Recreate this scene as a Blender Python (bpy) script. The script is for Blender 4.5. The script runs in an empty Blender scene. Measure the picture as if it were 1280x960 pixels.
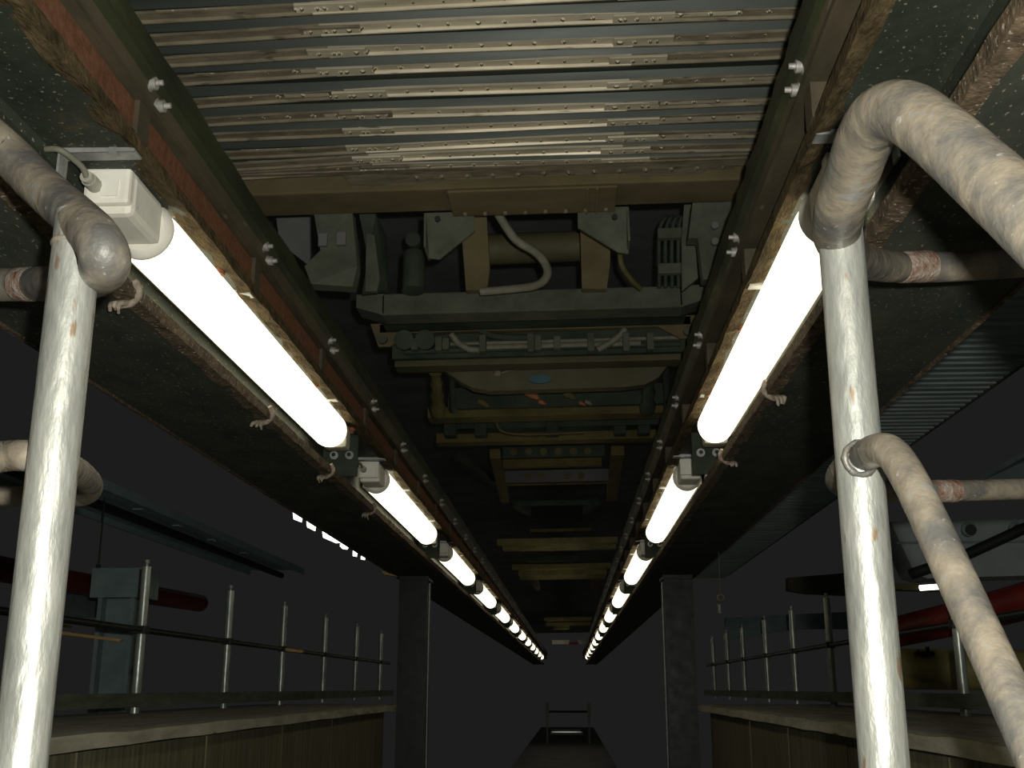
import bpy, bmesh, math, random
from mathutils import Vector, Matrix, Euler
random.seed(7)
S = bpy.context.scene
COL = S.collection

# ---------------------------------------------------------------- camera, light, exposure
Z0 = 1.45                       # eye height above the pit floor
CX = 0.1415                     # the camera stands a little right of the track's centre line
F = 1400.0
PITCH = math.atan(380 / F); YAW = math.atan(73 * math.cos(PITCH) / F)
cam_d = bpy.data.cameras.new('camera'); cam = bpy.data.objects.new('camera', cam_d); COL.objects.link(cam)
cam.location = (CX, 0, Z0); cam.rotation_euler = (math.pi / 2 + PITCH, 0, YAW)
cam_d.sensor_width = 36; cam_d.lens = F / 1280 * 36; cam_d.clip_start = .02; cam_d.clip_end = 200
S.camera = cam
S.view_settings.view_transform = 'Standard'; S.view_settings.look = 'None'
S.view_settings.gamma = 1; S.view_settings.use_curve_mapping = False
S.view_settings.exposure = 0.0
W = bpy.data.worlds.new('world'); S.world = W; W.use_nodes = True
W.node_tree.nodes['Background'].inputs[0].default_value = (.0112, .0116, .0110, 1)
W.node_tree.nodes['Background'].inputs[1].default_value = 1.0
RC = Euler(cam.rotation_euler).to_matrix()
fl = bpy.data.lights.new('camera_flash', 'POINT'); fl.energy = 125; fl.color = (1, .99, .93); fl.shadow_soft_size = .012
flo = bpy.data.objects.new('camera_flash', fl); COL.objects.link(flo)
flo.location = Vector(cam.location) + RC @ Vector((.045, .05, 0))

def ray(px, py): return (RC @ Vector(((px - 640) / F, (480 - py) / F, -1)))
def at(px, py, zc): return Vector(cam.location) + ray(px, py) * zc
def onX(px, py, X):
    d = ray(px, py); t = (X - CX) / d.x; return Vector(cam.location) + d * t
def onZ(px, py, Z):
    d = ray(px, py); t = Z / d.z; return Vector(cam.location) + d * t
def onY(px, py, Y):
    d = ray(px, py); t = Y / d.y; return Vector(cam.location) + d * t

# ---------------------------------------------------------------- materials
def mat(name, c1, c2, scale=8, rough=.6, metal=0, bump=.2, spots=None, stretch=(1, 1, 1), c3=None, contrast=.15, rvar=.15, spec=.4):
    m = bpy.data.materials.new(name); m.use_nodes = True
    nt = m.node_tree; N = nt.nodes; L = nt.links; b = N['Principled BSDF']
    tc = N.new('ShaderNodeTexCoord'); mp = N.new('ShaderNodeMapping'); mp.inputs['Scale'].default_value = stretch
    L.new(tc.outputs['Object'], mp.inputs[0])
    n = N.new('ShaderNodeTexNoise'); n.inputs['Scale'].default_value = scale; n.inputs['Detail'].default_value = 8; n.inputs['Roughness'].default_value = .65
    L.new(mp.outputs[0], n.inputs['Vector'])
    r = N.new('ShaderNodeValToRGB'); e = r.color_ramp.elements
    e[0].position = .5 - contrast; e[1].position = .5 + contrast
    e[0].color = (*c1, 1); e[1].color = (*c2, 1)
    if c3:
        q = e.new(.5 + contrast * 1.6); q.color = (*c3, 1)
    L.new(n.outputs['Fac'], r.inputs[0])
    out = r.outputs[0]
    if spots:
        sc, th, colr = spots
        v = N.new('ShaderNodeTexNoise'); v.inputs['Scale'].default_value = sc; v.inputs['Detail'].default_value = 3
        L.new(mp.outputs[0], v.inputs['Vector'])
        rr = N.new('ShaderNodeValToRGB'); rr.color_ramp.elements[0].position = th; rr.color_ramp.elements[1].position = th + .05
        L.new(v.outputs['Fac'], rr.inputs[0])
        mx = N.new('ShaderNodeMix'); mx.data_type = 'RGBA'
        L.new(rr.outputs[0], mx.inputs['Factor']); L.new(out, mx.inputs[6]); mx.inputs[7].default_value = (*colr, 1)
        out = mx.outputs[2]
    L.new(out, b.inputs['Base Color'])
    b.inputs['Metallic'].default_value = metal
    b.inputs['Specular IOR Level'].default_value = spec
    mr = N.new('ShaderNodeMapRange'); mr.inputs[3].default_value = max(.05, rough - rvar); mr.inputs[4].default_value = min(1, rough + rvar)
    n2 = N.new('ShaderNodeTexNoise'); n2.inputs['Scale'].default_value = scale * 3; n2.inputs['Detail'].default_value = 5
    L.new(mp.outputs[0], n2.inputs['Vector']); L.new(n2.outputs['Fac'], mr.inputs[0]); L.new(mr.outputs[0], b.inputs['Roughness'])
    if bump:
        bp = N.new('ShaderNodeBump'); bp.inputs['Strength'].default_value = bump; bp.inputs['Distance'].default_value = .004
        L.new(n2.outputs['Fac'], bp.inputs['Height']); L.new(bp.outputs[0], b.inputs['Normal'])
    return m
def emit(name, c, s):
    m = bpy.data.materials.new(name); m.use_nodes = True; b = m.node_tree.nodes['Principled BSDF']
    b.inputs['Base Color'].default_value = (.8, .8, .8, 1)
    b.inputs['Emission Color'].default_value = (*c, 1); b.inputs['Emission Strength'].default_value = s
    return m
M = {}
M['galv_post'] = mat('galvanised_post', (.27, .28, .245), (.47, .47, .41), 40, .47, .5, .4, (60, .66, (.26, .19, .12)), (1, 1, .3), contrast=.2)
M['galv_dirty'] = mat('dirty_galvanised_pipe', (.13, .125, .11), (.29, .245, .175), 15, .5, .3, .8, (90, .68, (.36, .33, .29)), (1, 1, 1), (.27, .27, .25), contrast=.10)
M['galv_bracket'] = mat('galvanised_bracket', (.30, .31, .29), (.45, .45, .42), 40, .45, .5, .15)
M['rust_weld'] = mat('rusty_weld', (.16, .06, .025), (.38, .33, .27), 60, .8, .1, .8)
M['web'] = mat('tarred_girder_steel', (.020, .026, .019), (.042, .048, .032), 9, .6, .0, .5, (150, .645, (.24, .20, .14)), (1, .8, 1), c3=(.10, .075, .04), spec=.25)
M['flange_under'] = mat('grimy_flange_underside', (.034, .040, .030), (.060, .062, .044), 9, .7, .0, .5, (150, .645, (.24, .20, .14)), (1, .5, 1), c3=(.11, .085, .05), spec=.2)
M['girder_edge'] = mat('dusty_brown_girder_edge', (.045, .034, .02), (.14, .10, .06), 40, .85, .0, .8, (140, .62, (.30, .26, .20)), spec=.2)
M['dust'] = mat('dust_crust', (.035, .028, .014), (.11, .078, .038), 40, .95, .0, 1.0, None, (2, .6, 1), c3=(.03, .03, .02), spec=.1)
M['rail_head'] = mat('oily_green_rail_head', (.010, .016, .006), (.034, .040, .014), 12, .6, .0, .6, None, (1, .35, 1), c3=(.12, .085, .04), spec=.3)
M['rail_web'] = mat('grey_brown_rail_web', (.045, .040, .024), (.095, .075, .044), 14, .7, .1, .3, (30, .68, (.16, .13, .08)), (1, .3, 1), spec=.25)
M['rust'] = mat('red_rust_plate', (.11, .050, .026), (.17, .080, .044), 60, .9, 0, .3, (70, .68, (.10, .045, .025)), spec=.1)
M['bolt'] = mat('pale_bolt_steel', (.24, .23, .20), (.42, .40, .36), 60, .5, .3, .2)
M['rusty_bolt'] = mat('rusty_bolt', (.18, .055, .02), (.26, .10, .05), 50, .9, 0, .4)
M['slat_bright'] = mat('polished_slat', (.42, .37, .26), (.72, .65, .48), 24, .40, .35, .15, (60, .66, (.14, .11, .07)), (.12, 1, 1))
M['slat_dull'] = mat('dusty_slat', (.12, .105, .065), (.25, .21, .14), 40, .7, .15, .4, (70, .63, (.09, .075, .05)), (.25, 1, 1))
M['sheet'] = mat('dark_corrugated_sheet', (.016, .023, .017), (.044, .052, .037), 7, .5, .2, .15, None, (.1, 1.6, 1), c3=(.11, .09, .05))
M['beige_beam'] = mat('dusty_beige_crossbeam', (.090, .072, .036), (.145, .118, .062), 6, .85, 0, .1, None, (.6, 1, 1), spec=.15)
M['grey_frame'] = mat('grey_green_frame', (.062, .070, .050), (.105, .110, .078), 10, .85, 0, .15, spec=.15)
M['dark_frame'] = mat('dark_green_frame', (.024, .036, .024), (.052, .064, .042), 8, .75, 0, .3, spec=.2)
M['olive_frame'] = mat('olive_dusty_frame', (.075, .065, .022), (.14, .12, .045), 8, .85, 0, .2, spec=.2)
M['hose'] = mat('grey_hose', (.12, .12, .085), (.18, .175, .125), 25, .7, 0, .2)
M['tank'] = mat('brown_tank', (.060, .056, .024), (.090, .082, .036), 6, .7, 0, .1)
M['olive_lamplit'] = mat('lamplit_olive_dusty_frame', (.20, .175, .070), (.32, .28, .12), 8, .85, 0, .2, spec=.2)  # brighter copy of the olive frame, lamp light painted into its colour
M['tank_paint'] = mat('ochre_tank_paint', (.26, .22, .07), (.36, .31, .11), 6, .6)
M['blue_badge'] = mat('pale_blue_badge', (.03, .09, .11), (.05, .13, .15), 20, .6)
M['orange'] = mat('orange_fitting', (.24, .09, .03), (.34, .16, .06), 30, .7)
M['under'] = mat('sooty_underfloor', (.10, .10, .096), (.15, .15, .145), 3, .9, 0, .1, spec=.1)
M['white_box'] = mat('cream_plastic', (.74, .71, .58), (.84, .82, .72), 14, .5, 0, .05, (22, .70, (.34, .24, .13)), spec=.4)
M['lamp_housing'] = mat('grey_lamp_housing', (.30, .29, .23), (.44, .42, .34), 15, .6, 0, .1)
M['glow'] = emit('glowing_diffuser', (1.0, .90, .66), 2.5)
M['day'] = emit('lit_ceiling_light', (1.0, .98, .93), 3.0)
M['board'] = mat('weathered_board', (.24, .22, .16), (.46, .43, .33), 12, .85, 0, .4, (30, .66, (.08, .07, .05)), (1, .25, 1))
M['kick'] = mat('green_grey_toe_board', (.05, .065, .04), (.11, .13, .09), 30, .85, 0, .3, None, (1, .2, 1))
M['ply'] = mat('dark_plywood', (.07, .065, .032), (.16, .145, .08), 16, .85, 0, .2, None, (1, 3, .15))
M['concrete'] = mat('oily_concrete', (.13, .13, .125), (.19, .19, .18), 3, .9, 0, .2, spec=.05)
M['column'] = mat('dark_painted_column', (.007, .009, .007), (.015, .018, .013), 6, .45, .1, .2)
M['tray'] = mat('light_blue_grey_tray', (.26, .38, .36), (.36, .48, .45), 8, .7, 0, .1)
M['teal'] = mat('blue_grey_painted_steel', (.14, .20, .195), (.22, .28, .265), 8, .7, 0, .1)
M['teal_sheet'] = mat('blue_grey_ribbed_sheet', (.18, .25, .24), (.36, .42, .39), 9, .6, .1, .15, None, (.2, 2, 1), c3=(.12, .10, .06))
M['pale'] = mat('pale_grey_paint', (.27, .31, .30), (.36, .40, .385), 5, .6, 0, .05)
M['red'] = mat('dark_red_pipe', (.13, .010, .008), (.20, .018, .012), 8, .5, 0, .05)
M['black'] = mat('black_rubber', (.012, .012, .011), (.022, .022, .02), 10, .6, 0, .1)
M['amber'] = mat('ochre_timber', (.45, .27, .08), (.60, .38, .14), 10, .7)
M['rail_post'] = mat('railing_post_steel', (.25, .29, .25), (.46, .49, .42), 25, .35, .5, .2, None, (1, 1, .3))
M['rope'] = mat('frayed_fibre', (.20, .16, .11), (.42, .36, .28), 60, .95, 0, .5)

# ---------------------------------------------------------------- mesh helpers
class MB:
    def __init__(s): s.v = []; s.f = []; s.m = []; s.sm = []; s.slot = 0
    def add(s, vs, fs, smooth=False):
        o = len(s.v); s.v += [Vector(v) for v in vs]
        for f in fs: s.f.append([i + o for i in f]); s.m.append(s.slot); s.sm.append(smooth)
        return s
    def box(s, a, b, mtx=None, bev=0):
        x0, y0, z0 = a; x1, y1, z1 = b
        if x0 > x1: x0, x1 = x1, x0
        if y0 > y1: y0, y1 = y1, y0
        if z0 > z1: z0, z1 = z1, z0
        bm = bmesh.new(); bmesh.ops.create_cube(bm, size=1)
        for v in bm.verts: v.co = Vector(((x0 + x1) / 2 + v.co.x * (x1 - x0), (y0 + y1) / 2 + v.co.y * (y1 - y0), (z0 + z1) / 2 + v.co.z * (z1 - z0)))
        if bev: bmesh.ops.bevel(bm, geom=list(bm.edges), offset=bev, segments=2, affect='EDGES', profile=.6)
        bm.verts.index_update()
        vs = [(mtx @ v.co if mtx else v.co.copy()) for v in bm.verts]; fs = [[v.index for v in f.verts] for f in bm.faces]
        bm.free(); return s.add(vs, fs)
    def prism(s, prof, y0, y1, n=1, jit=None):      # profile of (x,z) swept along y
        k = len(prof); vs = []; fs = []
        for i in range(n + 1):
            y = y0 + (y1 - y0) * i / n
            for j, (x, z) in enumerate(prof):
                dx = dz = 0
                if jit and j in jit: dx = random.uniform(-1, 1) * jit[j]; dz = random.uniform(-1, 1) * jit[j]
                vs.append((x + dx, y, z + dz))
        for i in range(n):
            for j in range(k):
                a = i * k + j; b = i * k + (j + 1) % k; fs.append([a, b, b + k, a + k])
        fs.append(list(range(k))[::-1]); fs.append([n * k + j for j in range(k)])
        return s.add(vs, fs)
    def prismx(s, prof, x0, x1):                    # profile of (y,z) swept along x
        k = len(prof); vs = [(x0, y, z) for y, z in prof] + [(x1, y, z) for y, z in prof]
        fs = [[j, (j + 1) % k, (j + 1) % k + k, j + k] for j in range(k)] + [list(range(k))[::-1], [k + j for j in range(k)]]
        return s.add(vs, fs)
    def poly(s, pts, depth):                        # outline given thickness
        pts = [Vector(p) for p in pts]; d = Vector(depth); k = len(pts)
        vs = pts + [p + d for p in pts]
        fs = [list(range(k)), [k + j for j in range(k)][::-1]] + [[j, j + k, (j + 1) % k + k, (j + 1) % k] for j in range(k)]
        return s.add(vs, fs)
    def tube(s, pts, r, seg=14, sub=0, caps=True, wob=0):
        P = [Vector(p) for p in pts]
        rr = r if isinstance(r, (list, tuple)) else [r] * len(P)
        if sub:
            Q = []; R = []
            for i in range(len(P) - 1):
                p0 = P[max(i - 1, 0)]; p1 = P[i]; p2 = P[i + 1]; p3 = P[min(i + 2, len(P) - 1)]
                for t in range(sub):
                    u = t / sub
                    Q.append(.5 * ((2 * p1) + (p2 - p0) * u + (2 * p0 - 5 * p1 + 4 * p2 - p3) * u * u + (3 * p1 - p0 - 3 * p2 + p3) * u ** 3)); R.append(rr[i] * (1 - u) + rr[i + 1] * u)
            Q.append(P[-1]); R.append(rr[-1]); P = Q; rr = R
        n = len(P); T = [(P[min(i + 1, n - 1)] - P[max(i - 1, 0)]).normalized() for i in range(n)]
        up = Vector((0, 0, 1)) if abs(T[0].z) < .9 else Vector((1, 0, 0))
        a = T[0].cross(up).normalized(); vs = []
        for i in range(n):
            a = (a - T[i] * a.dot(T[i])).normalized(); b = T[i].cross(a)
            k = rr[i] * (1 + random.uniform(-wob, wob))
            for j in range(seg):
                th = 2 * math.pi * j / seg; vs.append(P[i] + (a * math.cos(th) + b * math.sin(th)) * k)
        fs = [[i * seg + j, i * seg + (j + 1) % seg, (i + 1) * seg + (j + 1) % seg, (i + 1) * seg + j] for i in range(n - 1) for j in range(seg)]
        s.add(vs, fs, True)
        if caps: s.add(vs[:seg], [list(range(seg))[::-1]]); s.add(vs[-seg:], [list(range(seg))])
        return s
    def cyl(s, a, b, r, seg=14, r2=None): return s.tube([a, b], [r, r if r2 is None else r2], seg)
    def hexa(s, c, ax, r, h):
        c = Vector(c); ax = Vector(ax).normalized(); return s.tube([c, c + ax * h], r, 6)
    def build(s, name, m, parent=None, origin=None, keep=None, smooth=False):
        me = bpy.data.meshes.new(name)
        if parent is None:
            xs = [v.x for v in s.v]; ys = [v.y for v in s.v]; zs = [v.z for v in s.v]
            loc = Vector(((min(xs) + max(xs)) / 2, (min(ys) + max(ys)) / 2, min(zs)))
        else:
            loc = Vector((0, 0, 0)); r = parent
            while r: loc += r.location; r = r.parent
        me.from_pydata([v - loc for v in s.v], [], s.f)
        ms = m if isinstance(m, (list, tuple)) else [m]
        for q in ms: me.materials.append(M[q])
        for p, mi, sm in zip(me.polygons, s.m, s.sm): p.material_index = mi; p.use_smooth = sm
        me.update()
        bm = bmesh.new(); bm.from_mesh(me); bmesh.ops.recalc_face_normals(bm, faces=bm.faces[:]); bm.to_mesh(me); bm.free()
        o = bpy.data.objects.new(name, me); COL.objects.link(o)
        if parent: o.parent = parent
        else: o.location = loc
        return o
def tag(o, label=None, cat=None, group=None, kind=None):
    if label: o['label'] = label
    if cat: o['category'] = cat
    if group: o['group'] = group
    if kind: o['kind'] = kind
    return o
def thing(name, label, cat, loc=(0, 0, 0), group=None):
    o = bpy.data.objects.new(name, None); COL.objects.link(o); o.location = loc; o.empty_display_size = .1
    return tag(o, label, cat, group)
def copy_tree(o, parent=None):
    c = o.copy(); COL.objects.link(c)
    if parent: c.parent = parent
    for ch in list(o.children): copy_tree(ch, c)
    return c
ORD = ['nearest', 'second', 'third', 'fourth', 'fifth', 'sixth', 'seventh', 'eighth', 'ninth', 'tenth', 'eleventh', 'twelfth', 'thirteenth']
def nth(i): return ORD[i]
def z(h): return Z0 + h

# ---------------------------------------------------------------- setting: pit floor, side walls, side floors
YF = 33.0
b = MB(); b.box((-1.0, -.6, -.12), (1.0, 45, 0)); tag(b.build('floor', 'concrete'), 'dark oily concrete pit floor', None, None, 'structure')
for sd, s in (('left', -1), ('right', 1)):
    b = MB(); b.box((s * .93, .3, 0), (s * .97, 6.65, z(-.135)))
    for y in (1.6, 2.5, 3.4, 4.3, 5.2): b.box((s * .926, y, 0), (s * .93, y + .03, z(-.135)))
    tag(b.build('wall_' + sd, 'ply'), 'dark boarded pit side below the %s walkway' % sd, None, None, 'structure')

# walkway boards
for sd, s in (('left', -1), ('right', 1)):
    b = MB(); b.prism([(s * .865, z(-.124)), (s * .865, z(-.094)), (s * .90, z(-.090)), (s * 1.62, z(-.090)), (s * 1.62, z(-.124))], .5, 6.70, 35, {0: .002, 1: .003})
    o = b.build('walkway_board', 'board')
    tag(o, 'weathered board walkway along the %s side of the pit' % sd, 'walkway', 'walkways beside the pit')
    for y in [.55 + k * .86 for k in range(8)]:
        c = MB(); c.box((s * 1.50, y, 0), (s * 1.58, y + .08, z(-.124))); c.build('support_leg', 'board', o)
# side railings: posts, mid rail, toe board
RX = 1.46
def railing(s, bases, word):
    r = thing('guard_railing', 'steel tube railing with toe board along the %s walkway' % word, 'railing', (s * RX, 3, z(-.09)), 'railings beside the pit')
    ys = []
    for bx in bases:
        p = onX(bx, 868, s * RX); ys.append(p.y)
    for y in ys:
        b = MB(); b.tube([(s * RX, y, z(-.09)), (s * RX, y, z(.445))], .0175, 14)
        q = b.build('post', 'rail_post', r)
        b = MB(); b.cyl((s * RX, y, z(.445)), (s * RX, y, z(.46)), .006, 8); b.hexa((s * RX, y, z(.458)), (0, 0, 1), .011, .012); b.build('cap_bolt', 'bolt', q)
        b = MB(); b.box((s * RX - .022, y - .022, z(.195)), (s * RX + .022, y + .022, z(.225)), None, .004); b.build('rail_clip', 'black', q)
    y0, y1 = min(ys) - 1.2, max(ys) + .5
    b = MB(); b.tube([(s * RX, y0, z(.21)), (s * RX, y1, z(.21))], .012, 10); b.build('mid_rail', 'column', r)
    b = MB(); b.box((s * (RX - .02), y0, z(-.066)), (s * (RX - .045), y1, z(-.018))); b.build('toe_board', 'kick', r)
railing(-1, (170, 280, 350, 403, 443, 474), 'left')
railing(1, (1205, 1042, 996, 961, 932, 912, 894), 'right')

# ---------------------------------------------------------------- rails and girders on each side
GY0, GY1 = .25, YF
def rail_profile(s):
    P = [(.500, .985), (.500, .935), (.509, .922), (.514, .900), (.506, .893), (.506, .884), (.60, .884), (.60, .893), (.55, .905), (.55, .93), (.566, .94), (.566, .985)]
    return [(s * x, z(h)) for x, h in P]
for s, sd in ((-1, 'left'), (1, 'right')):
    rl = thing('running_rail', 'grimy %s rail of the track seen from below, with paired bolts' % sd, 'rail', (s * .53, GY0, z(.884)), 'running rails over the pit')
    P = rail_profile(s)
    # head
    b = MB(); b.prism([P[0], P[1], P[2], (P[9][0], P[2][1]), P[10], P[11]], GY0, GY1, 520, {0: .0028}); b.build('rail_head', 'rail_head', rl)
    b = MB(); b.prism([P[2], P[3], P[4], P[5], P[6], P[7], P[8], (P[9][0], P[2][1])], GY0, GY1, 260, {3: .0015}); b.build('rail_web', 'rail_web', rl)
    i = 0; y = 1.575 - .68
    while y < 20 and i < 28:
        for dy, dz in ((-.018, .012), (.022, -.006)):
            b = MB(); c = Vector((s * .514, y + dy, z(.912 + dz)))
            b.tube([c + Vector((s * .004, 0, 0)), c + Vector((-s * .004, 0, 0))], .013, 12)
            b.hexa(c, (-s, 0, 0), .011, .014)
            b.cyl(c, c + Vector((-s * .024, 0, .001)), .0055, 8, .0048)
            b.build('rail_bolt', 'bolt', rl)
        y += .68; i += 1
    # chairs and packing plates between rail and girder are parts of the girder
    g = thing('rail_girder', 'dark tarred steel girder carrying the %s rail, lamps hanging in its web' % sd, 'girder', (s * .66, GY0, z(.645)), 'girders over the pit')
    b = MB(); b.prism([(s * .521, z(.812)), (s * .521, z(.828)), (s * .84, z(.832)), (s * .84, z(.822)), (s * .68, z(.820)), (s * .665, z(.800)), (s * .665, z(.818))][:0] or
                      [(s * .521, z(.812)), (s * .521, z(.828)), (s * .84, z(.828)), (s * .84, z(.815)), (s * .528, z(.810))], GY0, GY1, 400, {0: .003, 4: .002}); b.build('top_flange', ['web'], g)
    b = MB(); b.prism([(s * .518, z(.806)), (s * .518, z(.830)), (s * .530, z(.830)), (s * .545, z(.806))], GY0, GY1, 600, {0: .002, 3: .006}); b.build('dust_edge', 'dust', g)
    b = MB(); b.prism([(s * .665, z(.66)), (s * .665, z(.80)), (s * .655, z(.815)), (s * .69, z(.815)), (s * .68, z(.80)), (s * .68, z(.66))], GY0, GY1, 40); b.build('web', 'web', g)
    b = MB(); b.prism([(s * .600, z(.652)), (s * .60, z(.664)), (s * .66, z(.668)), (s * .89, z(.668)), (s * .895, z(.645)), (s * .612, z(.645))], GY0, GY1, 260, {0: .002, 5: .003}); b.build('bottom_flange', 'flange_under', g)
    b = MB(); b.prism([(s * .596, z(.645)), (s * .594, z(.668)), (s * .602, z(.672)), (s * .612, z(.668)), (s * .622, z(.642))], GY0, GY1, 600, {0: .0015, 4: .003, 1: .001}); b.build('flange_lip', 'girder_edge', g)
    b = MB(); b.prism([(s * .889, z(.640)), (s * .889, z(.665)), (s * .898, z(.665)), (s * .898, z(.640))], GY0, GY1, 300, {0: .003}); b.build('outer_lip', 'girder_edge', g)
    y = 1.535 - .665 * 1; i = 0
    while y < 18 and i < 26:
        w = .045
        b = MB(); b.box((s * .515, y, z(.826)), (s * .60, y + w, z(.886))); b.build('rail_chair', 'rail_web', g)
        if s < 0:
            b = MB(); b.box((s * .523, y + w, z(.828)), (s * .533, y + .665, z(.880))); b.build('packing_plate', 'rust', g)
        y += .665; i += 1
    # stiffener plates with two hex nuts
    for k in range(11):
        y = 3.60 + k * 2.41
        if s > 0: y += .02
        b = MB(); b.box((s * .55, y, z(.672)), (s * .665, y + .010, z(.812)))
        p = b.build('stiffener', 'dark_frame', g)
        if k < 3:
            for h in (.735, .79):
                b = MB()
                c0 = Vector((s * (.628 if h < .76 else .577), y, z(.742)))
                b.tube([c0, c0 + Vector((0, -.004, 0))], .014, 14); b.hexa(c0, (0, -1, 0), .0115, .012); o_ = b.build('hex_nut', 'galv_bracket', p)
                MB().tube([c0 + Vector((0, -.008, 0)), c0 + Vector((0, -.0135, 0))], .0068, 12).build('bolt_hole', 'black', p)
    # rusty plugs in the web underside
    for y in ([2.08, 2.95, 3.5] if s < 0 else [2.5, 3.1]):
        b = MB(); c = Vector((s * .555, y, z(.812))); b.tube([c + Vector((0, 0, .002)), c + Vector((0, 0, -.012))], .014, 14); b.tube([c, c + Vector((0, 0, -.02))], .008, 10); b.build('plug', 'rusty_bolt', g)

# ---------------------------------------------------------------- columns carrying the girders
ci = 0
for k, y in enumerate((6.72,)):
    for s, sd in ((-1, 'left'), (1, 'right')):
        x0, x1 = .70, .87
        t = thing('girder_column', 'dark steel H column under the %s girder at the end of the walkway' % sd, 'column', (s * .81, y, 0), 'columns under the girders')
        b = MB(); b.box((s * x0, y, 0), (s * x1, y + .012, z(.645))); b.box((s * x0, y + .15, 0), (s * x1, y + .162, z(.645))); b.box((s * .803, y + .012, 0), (s * .817, y + .15, z(.645))); b.build('shaft', 'column', t)
        b = MB(); b.box((s * (x0 - .01), y - .02, z(.62)), (s * (x1 - .01), y + .18, z(.644))); b.build('cap_plate', 'column', t)
        b = MB(); b.tube([(s * (x0 - .012), y - .01, 0), (s * (x0 - .012), y - .01, z(.60))], .0045, 8); b.build('edge_highlight', 'galv_bracket', t)  # pale tube added as the bright highlight along the column's edge

# ---------------------------------------------------------------- tube lamps
LX, LZ, LR, LL, LP = .592, .770, .053, 1.55, 2.41
def make_lamp(s):
    # origin at the near end of the diffuser
    t = thing('tube_lamp', 'x', 'lamp', (s * LX, 1.85, z(LZ)))
    o = t.location
    x, y, zz = o
    b = MB()
    n = 8; pts = []; rs = []
    for i in range(5): a = i / 4 * math.pi / 2; pts.append((x, y + .045 * (1 - math.sin(a)) * 0 + .03 * (1 - math.cos(a)), zz)); rs.append(LR * (.62 + .38 * math.sin(a)))
    pts = [(x, y - .065, zz), (x, y - .05, zz), (x, y - .02, zz), (x, y + LL - .05, zz), (x, y + LL - .03, zz), (x, y + LL - .012, zz), (x, y + LL, zz)]
    rs = [LR * .85, LR * .97, LR, LR, LR * .93, LR * .78, LR * .5]
    b.tube(pts, rs, 28); b.build('diffuser', 'glow', t)
    # housing spine behind the diffuser
    b = MB(); b.box((x + s * .02, y - .02, zz - .02), (x + s * .062, y + LL + .07, zz + .035), None, .006); b.build('housing', 'lamp_housing', t)
    # end cap collar
    b = MB(); b.tube([(x, y - .085, zz), (x, y - .075, zz), (x, y - .063, zz)], [LR * .80, LR * 1.02, LR * 1.0], 28); b.build('end_collar', 'white_box', t)
    b = MB(); b.box((x - .03, y + LL - .006, zz - .045), (x + .045, y + LL + .06, zz + .03), None, .012); b.build('far_end_cap', 'lamp_housing', t)
    # ballast box
    b = MB(); b.box((x - .038, y - .215, zz - .034), (x + .038, y - .08, zz + .042), None, .012)
    bx = b.build('ballast_box', 'white_box', t)
    b = MB(); b.box((x - .040, y - .228, zz - .020), (x + .036, y - .190, zz + .045), None, .007)
    b.box((x - .010, y - .231, zz - .008), (x + .018, y - .226, zz + .020)); b.build('box_lid', 'white_box', bx)
    b = MB(); b.tube([(x + s * .02, y - .225, zz + .01), (x + s * .02, y - .255, zz + .01)], .012, 14); b.tube([(x + s * .02, y - .25, zz + .01), (x + s * .02, y - .265, zz + .01)], .010, 12); gl = b.build('cable_gland', 'lamp_housing', t)
    b = MB(); b.tube([(x + s * .02, y - .263, zz + .01), (x + s * .022, y - .28, zz + .02), (x + s * .04, y - .315, zz + .03), (x + s * .066, y - .31, zz + .035)], .005, 8, 4); b.build('cable', 'hose', gl)
    # galvanised mounting bracket (bent strip) above the box
    for yy in (y - .30, y + .35, y + 1.25):
        b = MB(); b.box((s * .522, yy, z(.803)), (s * .64, yy + .028, z(.807))); b.box((s * .64, yy, z(.765)), (s * .644, yy + .028, z(.807)))
        b.box((s * .522, yy - .002, z(.803)), (s * .64, yy + .001, z(.812))); b.box((s * .55, yy - .004, z(.800)), (s * .562, yy + .012, z(.815)))
        b.build('bracket', 'galv_bracket', t)
    return t
NL = 12
for s, sd in ((-1, 'left'), (1, 'right')):
    p0 = make_lamp(s)
    for i in range(NL):
        o = p0 if i == 0 else copy_tree(p0)
        o.location = (s * LX, 1.85 + i * LP + (.02 if i else 0), z(LZ))
        lab = ('glowing white tube lamp under the %s rail, ' % sd) + (nth(i) + ' from the viewer' if i < NL - 1 else 'the farthest one away')
        tag(o, lab, 'lamp', 'tube lamps under the %s rail' % sd)

# frayed ties on the lower flange lips
def fringe(s, y, label):
    b = MB(); cx = s * .60
    random.seed(int(y * 100) + s)
    b.tube([(cx - s * .006, y - .015, z(.672)), (cx - s * .012, y, z(.655)), (cx + s * .004, y + .01, z(.640)), (cx + s * .026, y + .012, z(.636))], .0065, 8, 3, wob=.15)
    for k in range(3):
        dx = s * (.012 + .008 * k)
        b.tube([(cx + dx, y + .01, z(.640)), (cx + dx + s * .004, y + random.uniform(-.02, .0), z(.630)), (cx + dx + s * random.uniform(0, .01), y - random.uniform(-.01, .02), z(.616 + random.uniform(0, .01)))], [.006, .0045, .003], 8, 3, wob=.2)
    tag(b.build('frayed_tie', 'rope'), label, 'cable tie', 'frayed ties on the girder flanges')
for px, py, lab in ((165, 375, 'frayed pale tie on the left girder lip beside the nearest handrail'), (335, 520, 'frayed tie on the left girder lip below the nearest lamp'), (412, 592, 'frayed tie on left girder lip just past the nearest lamp'), (466, 612, 'frayed tie on left girder lip under the second lamp box')):
    p = onX(px, py, -.60); fringe(-1, p.y, lab)
for px, py, lab in ((962, 512, 'frayed tie on the right girder lip below the nearest lamp'), (906, 590, 'frayed tie on right girder lip just past the nearest lamp')):
    p = onX(px, py, .60); fringe(1, p.y, lab)

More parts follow.
